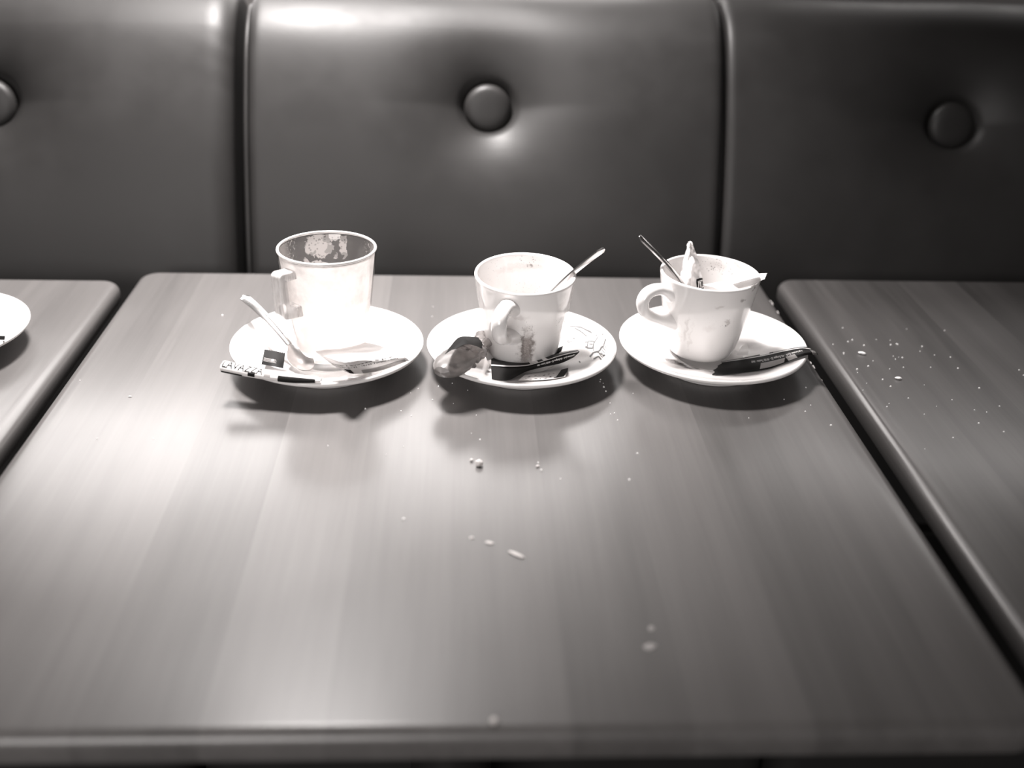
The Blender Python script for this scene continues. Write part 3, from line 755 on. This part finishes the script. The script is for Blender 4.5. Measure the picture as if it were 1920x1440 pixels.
def in_cup():
    t = thing('sugar_packet', 'crumpled white packet standing upright in the right-hand cup with black lettering', 'sugar packet')
    def a(px, py, y): return at(px, py, y=y)
    rows = [[a(1291, 453, -.166), a(1294, 452, -.167), a(1297, 454, -.166)], [a(1288, 464, -.166), a(1294, 464, -.170), a(1302, 466, -.166)], [a(1283, 482, -.167), a(1295, 480, -.174), a(1308, 484, -.168)],
            [a(1278, 505, -.170), a(1296, 505, -.180), a(1313, 503, -.172)], [a(1276, 528, -.175), a(1299, 530, -.184), a(1318, 526, -.177)], [a(1276, 560, -.182), a(1300, 560, -.187), a(1323, 560, -.184)]]
    fn0 = net(rows)
    def fn(u, v):
        p = fn0(u, v); k = noise.noise(Vector((u * 3.2, v * 7, 1.7))) * .0035 + noise.noise(Vector((u * 9, v * 15, 4))) * .0014
        return p + Vector((0, -1, .2)) * k
    sheet('paper', fn, M['paper'], t, 24, 50, .00025, rag=lambda p, q: (p, q))
    print_rect('print_mark', fn, M['black'], t, .66, .76, .96, .90, -.0009, 6, 6)
    print_rect('print_mark', fn, M['black'], t, .66, .76, .96, .90, .0006, 6, 6)
    print_text('lettering', 'VAZZ', fn, M['white'], t, .70, .875, .94, .785, .0009, .01)
    t = thing('sugar_packet', 'flattened pale packet lying across the right rim of the right-hand cup', 'sugar packet')
    fn = net([[at(1318, 534, z=.066), at(1355, 527, z=.071), at(1395, 518, z=.080), at(1422, 513, z=.0835), at(1439, 512, z=.086)],
              [at(1335, 538, z=.069), at(1365, 533, z=.074), at(1400, 523, z=.0825), at(1425, 518, z=.0850), at(1437, 517, z=.0865)],
              [at(1347, 542, z=.070), at(1380, 542, z=.073), at(1408, 536, z=.0790), at(1427, 526, z=.0825), at(1434, 523, z=.0850)]])
    sheet('paper', fn, M['paper'], t, 36, 14, .00025, rag=lambda p, q: (p if p < 1 else 1 - .03 * abs(sin(q * 17)), q))
    for k in range(5): print_rect('crimp_line', fn, M['grey'], t, .83 + k * .03, .10, .838 + k * .03, .95, .0003, 1, 6)
    print_rect('print_and_shade_band', fn, M['grey'], t, .30, .60, .74, .96, .0003, 14, 4)
in_cup()

t = thing('sugar_packet', 'dark packet end on the cut-off saucer at the left edge', 'sugar packet')
fn = net([[sloc(S4, -60, 628, .004), sloc(S4, -20, 629, .006), sloc(S4, 9, 630, .004)], [sloc(S4, -62, 640, .002), sloc(S4, -22, 637, .003), sloc(S4, 8, 637, .002)]])
sheet('foil', fn, M['dark'], t, 12, 5, .0003)

# ------------------------------------------------------------------ crumbs, sugar and worn edges
def lump(name, p, size, label, seed, mat='crumb', flat=1.0, ang=0.0):
    bm = bmesh.new(); bmesh.ops.create_icosphere(bm, subdivisions=3, radius=1)
    for v in bm.verts:
        k = 1 + .28 * noise.noise(v.co * 1.6 + Vector((seed, 0, 0))) + .10 * noise.noise(v.co * 5 + Vector((0, seed, 0)))
        v.co = Vector((v.co.x * size[0] * k, v.co.y * size[1] * k, v.co.z * size[2] * k))
    zmin = min(v.co.z for v in bm.verts)
    for v in bm.verts: v.co.z -= zmin
    o = from_bm(name, bm, M[mat], None, True); o.location = (p.x, p.y, TZ + p.z); o.rotation_euler = (0, 0, ang)
    return setp(o, label, 'crumb')
T0 = lambda px, py: at(px, py, z=0.0)
lump('crumb', T0(898, 874), (.0026, .0024, .0024), 'largest round white crumb on the middle table, in front of the middle saucer', 1)
lump('crumb', T0(884, 865), (.0012, .0011, .0010), 'small round crumb just behind the largest crumb on the middle table', 2)
lump('crumb', T0(1008, 876), (.0013, .0010, .0008), 'small crumb standing apart to the right of the largest crumb', 3)
lump('crumb_flake', T0(968, 1041), (.0054, .0014, .0006), 'long pale flake lowest of the slanting row on the middle table', 4, ang=-.65)
lump('crumb_flake', T0(918, 1019), (.0026, .0013, .0005), 'short pale flake in the middle of the slanting row', 5, ang=-.4)
lump('crumb_flake', T0(884, 1009), (.0014, .0010, .0004), 'tiny faint flake topmost of the slanting row', 6)
lump('crumb_flake', T0(1616, 664), (.0030, .0016, .0010), 'white flake on the right table nearest to its left edge', 7, 'sugar', ang=-.4)
lump('crumb_flake', T0(1684, 711), (.0026, .0014, .0010), 'white flake on the right table, further right and nearer than the other', 8, 'sugar', ang=-.2)
lump('crumb', T0(1395, 719), (.0034, .0018, .0010), 'grey crumb cluster on the table just in front of the right-hand saucer', 9)
lump('crumb', Vector((.0221, -.5985, -.0005)), (.0019, .0018, .0018), 'pale crumb on the front edge of the middle table', 10)
lump('crumb_flake', T0(244, 744), (.0014, .0007, .0004), 'tiny pale flake alone on the left part of the middle table', 11)
lump('dried_spill', T0(1219, 1213), (.0040, .0028, .0002), 'larger pale dried spill at the right front of the middle table', 12, 'faintcrumb', ang=.3)
lump('dried_spill', T0(1221, 1179), (.0016, .0026, .0002), 'smaller pale dried spill just behind the larger one', 13, 'faintcrumb', ang=-.3)

def grains(name, pts, label, mat):
    v, f = [], []
    for p, s in pts:
        i = len(v); h = s * 1.4
        v += [p + Vector((-s, -s * .8, 0)), p + Vector((s, -s, 0)), p + Vector((s * .9, s, 0)), p + Vector((-s, s * .9, 0)), p + Vector((-s * .7, -s * .6, h)), p + Vector((s * .8, -s * .7, h)), p + Vector((s * .6, s * .8, h)), p + Vector((-s * .8, s * .7, h))]
        f += [tuple(i + k for k in q) for q in ((3, 2, 1, 0), (4, 5, 6, 7), (0, 1, 5, 4), (1, 2, 6, 5), (2, 3, 7, 6), (3, 0, 4, 7))]
    o = pydata(name, [p + Vector((0, 0, TZ)) for p in v], f, M[mat], None, False); return setp(o, label, 'sugar', None, 'stuff')
px = [(1669, 638), (1683, 646), (1681, 645), (1670, 647), (1729, 650), (1725, 659), (1752, 666), (1782, 670), (1700, 617), (1771, 620), (1675, 668), (1679, 673), (1685, 670), (1692, 671), (1679, 674), (1668, 692), (1694, 689), (1796, 691), (1733, 722), (1785, 750),
      (1580, 615), (1598, 638), (1590, 641), (1620, 648), (1643, 637), (1562, 646), (1637, 677), (1628, 687), (1607, 693), (1608, 699), (1625, 719), (1618, 732), (1667, 757), (1663, 763), (1703, 747), (1733, 777), (1756, 762), (1827, 769), (1850, 773), (1874, 762), (1836, 728), (1911, 694), (1919, 704),
      (1787, 821), (1882, 810), (1734, 842), (1835, 794), (1655, 712), (1670, 725), (1582, 662), (1582, 664), (1745, 689)]
grains('sugar_grains', [(T0(*p), random.uniform(.00028, .00062)) for p in px], 'white sugar grains scattered over the right table', 'sugar')
px = [(884, 813), (900, 825), (724, 853), (757, 838), (615, 836), (1051, 898), (848, 719), (877, 732), (850, 757), (893, 779), (1125, 716), (1126, 712), (1131, 719), (1132, 726), (1136, 734), (1144, 756), (1145, 777), (1158, 788), (1152, 775), (1187, 738), (1195, 851), (757, 974), (822, 725), (811, 750),
      (784, 729), (770, 737), (752, 771), (771, 780), (685, 767), (1470, 749), (1404, 784), (1558, 798), (1510, 772), (1520, 760), (1511, 727), (812, 575), (810, 594), (417, 592), (780, 630), (1312, 715), (182, 823), (150, 714), (287, 823), (1015, 882), (1009, 868), (1180, 900)]
grains('sugar_grains', [(T0(*p), random.uniform(.0003, .0007)) for p in px], 'white sugar grains scattered around the three saucers on the middle table', 'sugar')
# worn, chipped lacquer along the right edge of the middle table
def chips():
    v, f = [], []
    for k in range(26):
        y = -.03 - .19 * (k / 26) ** .9 + random.uniform(-.003, .003)
        if random.random() < .25: continue
        a = random.uniform(.9, 1.9); L_ = random.uniform(.0012, .0042); wv = random.uniform(.0005, .0014)
        c = Vector((.302 - .008 + .0081 * sin(a), y, -.008 + .0081 * cos(a) + .0001))
        if a > pi / 2: c = Vector((.30215, y, -.008 - .008 * (a - pi / 2)))
        tn = Vector((cos(a), 0, -sin(a))) if a < pi / 2 else Vector((0, 0, -1)); nn = Vector((sin(a), 0, cos(a))) if a < pi / 2 else Vector((1, 0, 0))
        i = len(v)
        ring = [c + Vector((0, L_ * cos(q * pi / 3) * random.uniform(.7, 1.2), 0)) + tn * (wv * sin(q * pi / 3) * random.uniform(.7, 1.2)) for q in range(6)]
        v += [p + Vector((0, .3015, TZ)) for p in ring] + [p + nn * .0006 + Vector((0, .3015, TZ)) for p in ring]
        f += [tuple(i + q for q in range(5, -1, -1)), tuple(i + 6 + q for q in range(6))] + [(i + q, i + (q + 1) % 6, i + 6 + (q + 1) % 6, i + 6 + q) for q in range(6)]
    o = pydata('chipped_edge', v, f, M['chip'], [t for t in bpy.data.objects if t.name == 'cafe_table'][0], False); o['kind'] = 'stuff'; o['label'] = 'pale chipped lacquer along the right edge'
chips()

GROUPS = {'saucer': 'white saucers on the tables', 'coffee_cup': 'used white coffee cups', 'teaspoon': 'teaspoons with the cups', 'sugar_packet': 'opened sugar packets', 'packet_scrap': 'torn packet scraps',
          'cafe_table': 'wooden tables along the banquette', 'crumb': 'crumbs on the tables', 'crumb_flake': 'crumbs on the tables', 'dried_spill': 'dried spills on the middle table'}
for o in bpy.data.objects:
    g = GROUPS.get(o.name.split('.')[0])
    if g and o.parent is None: o['group'] = g
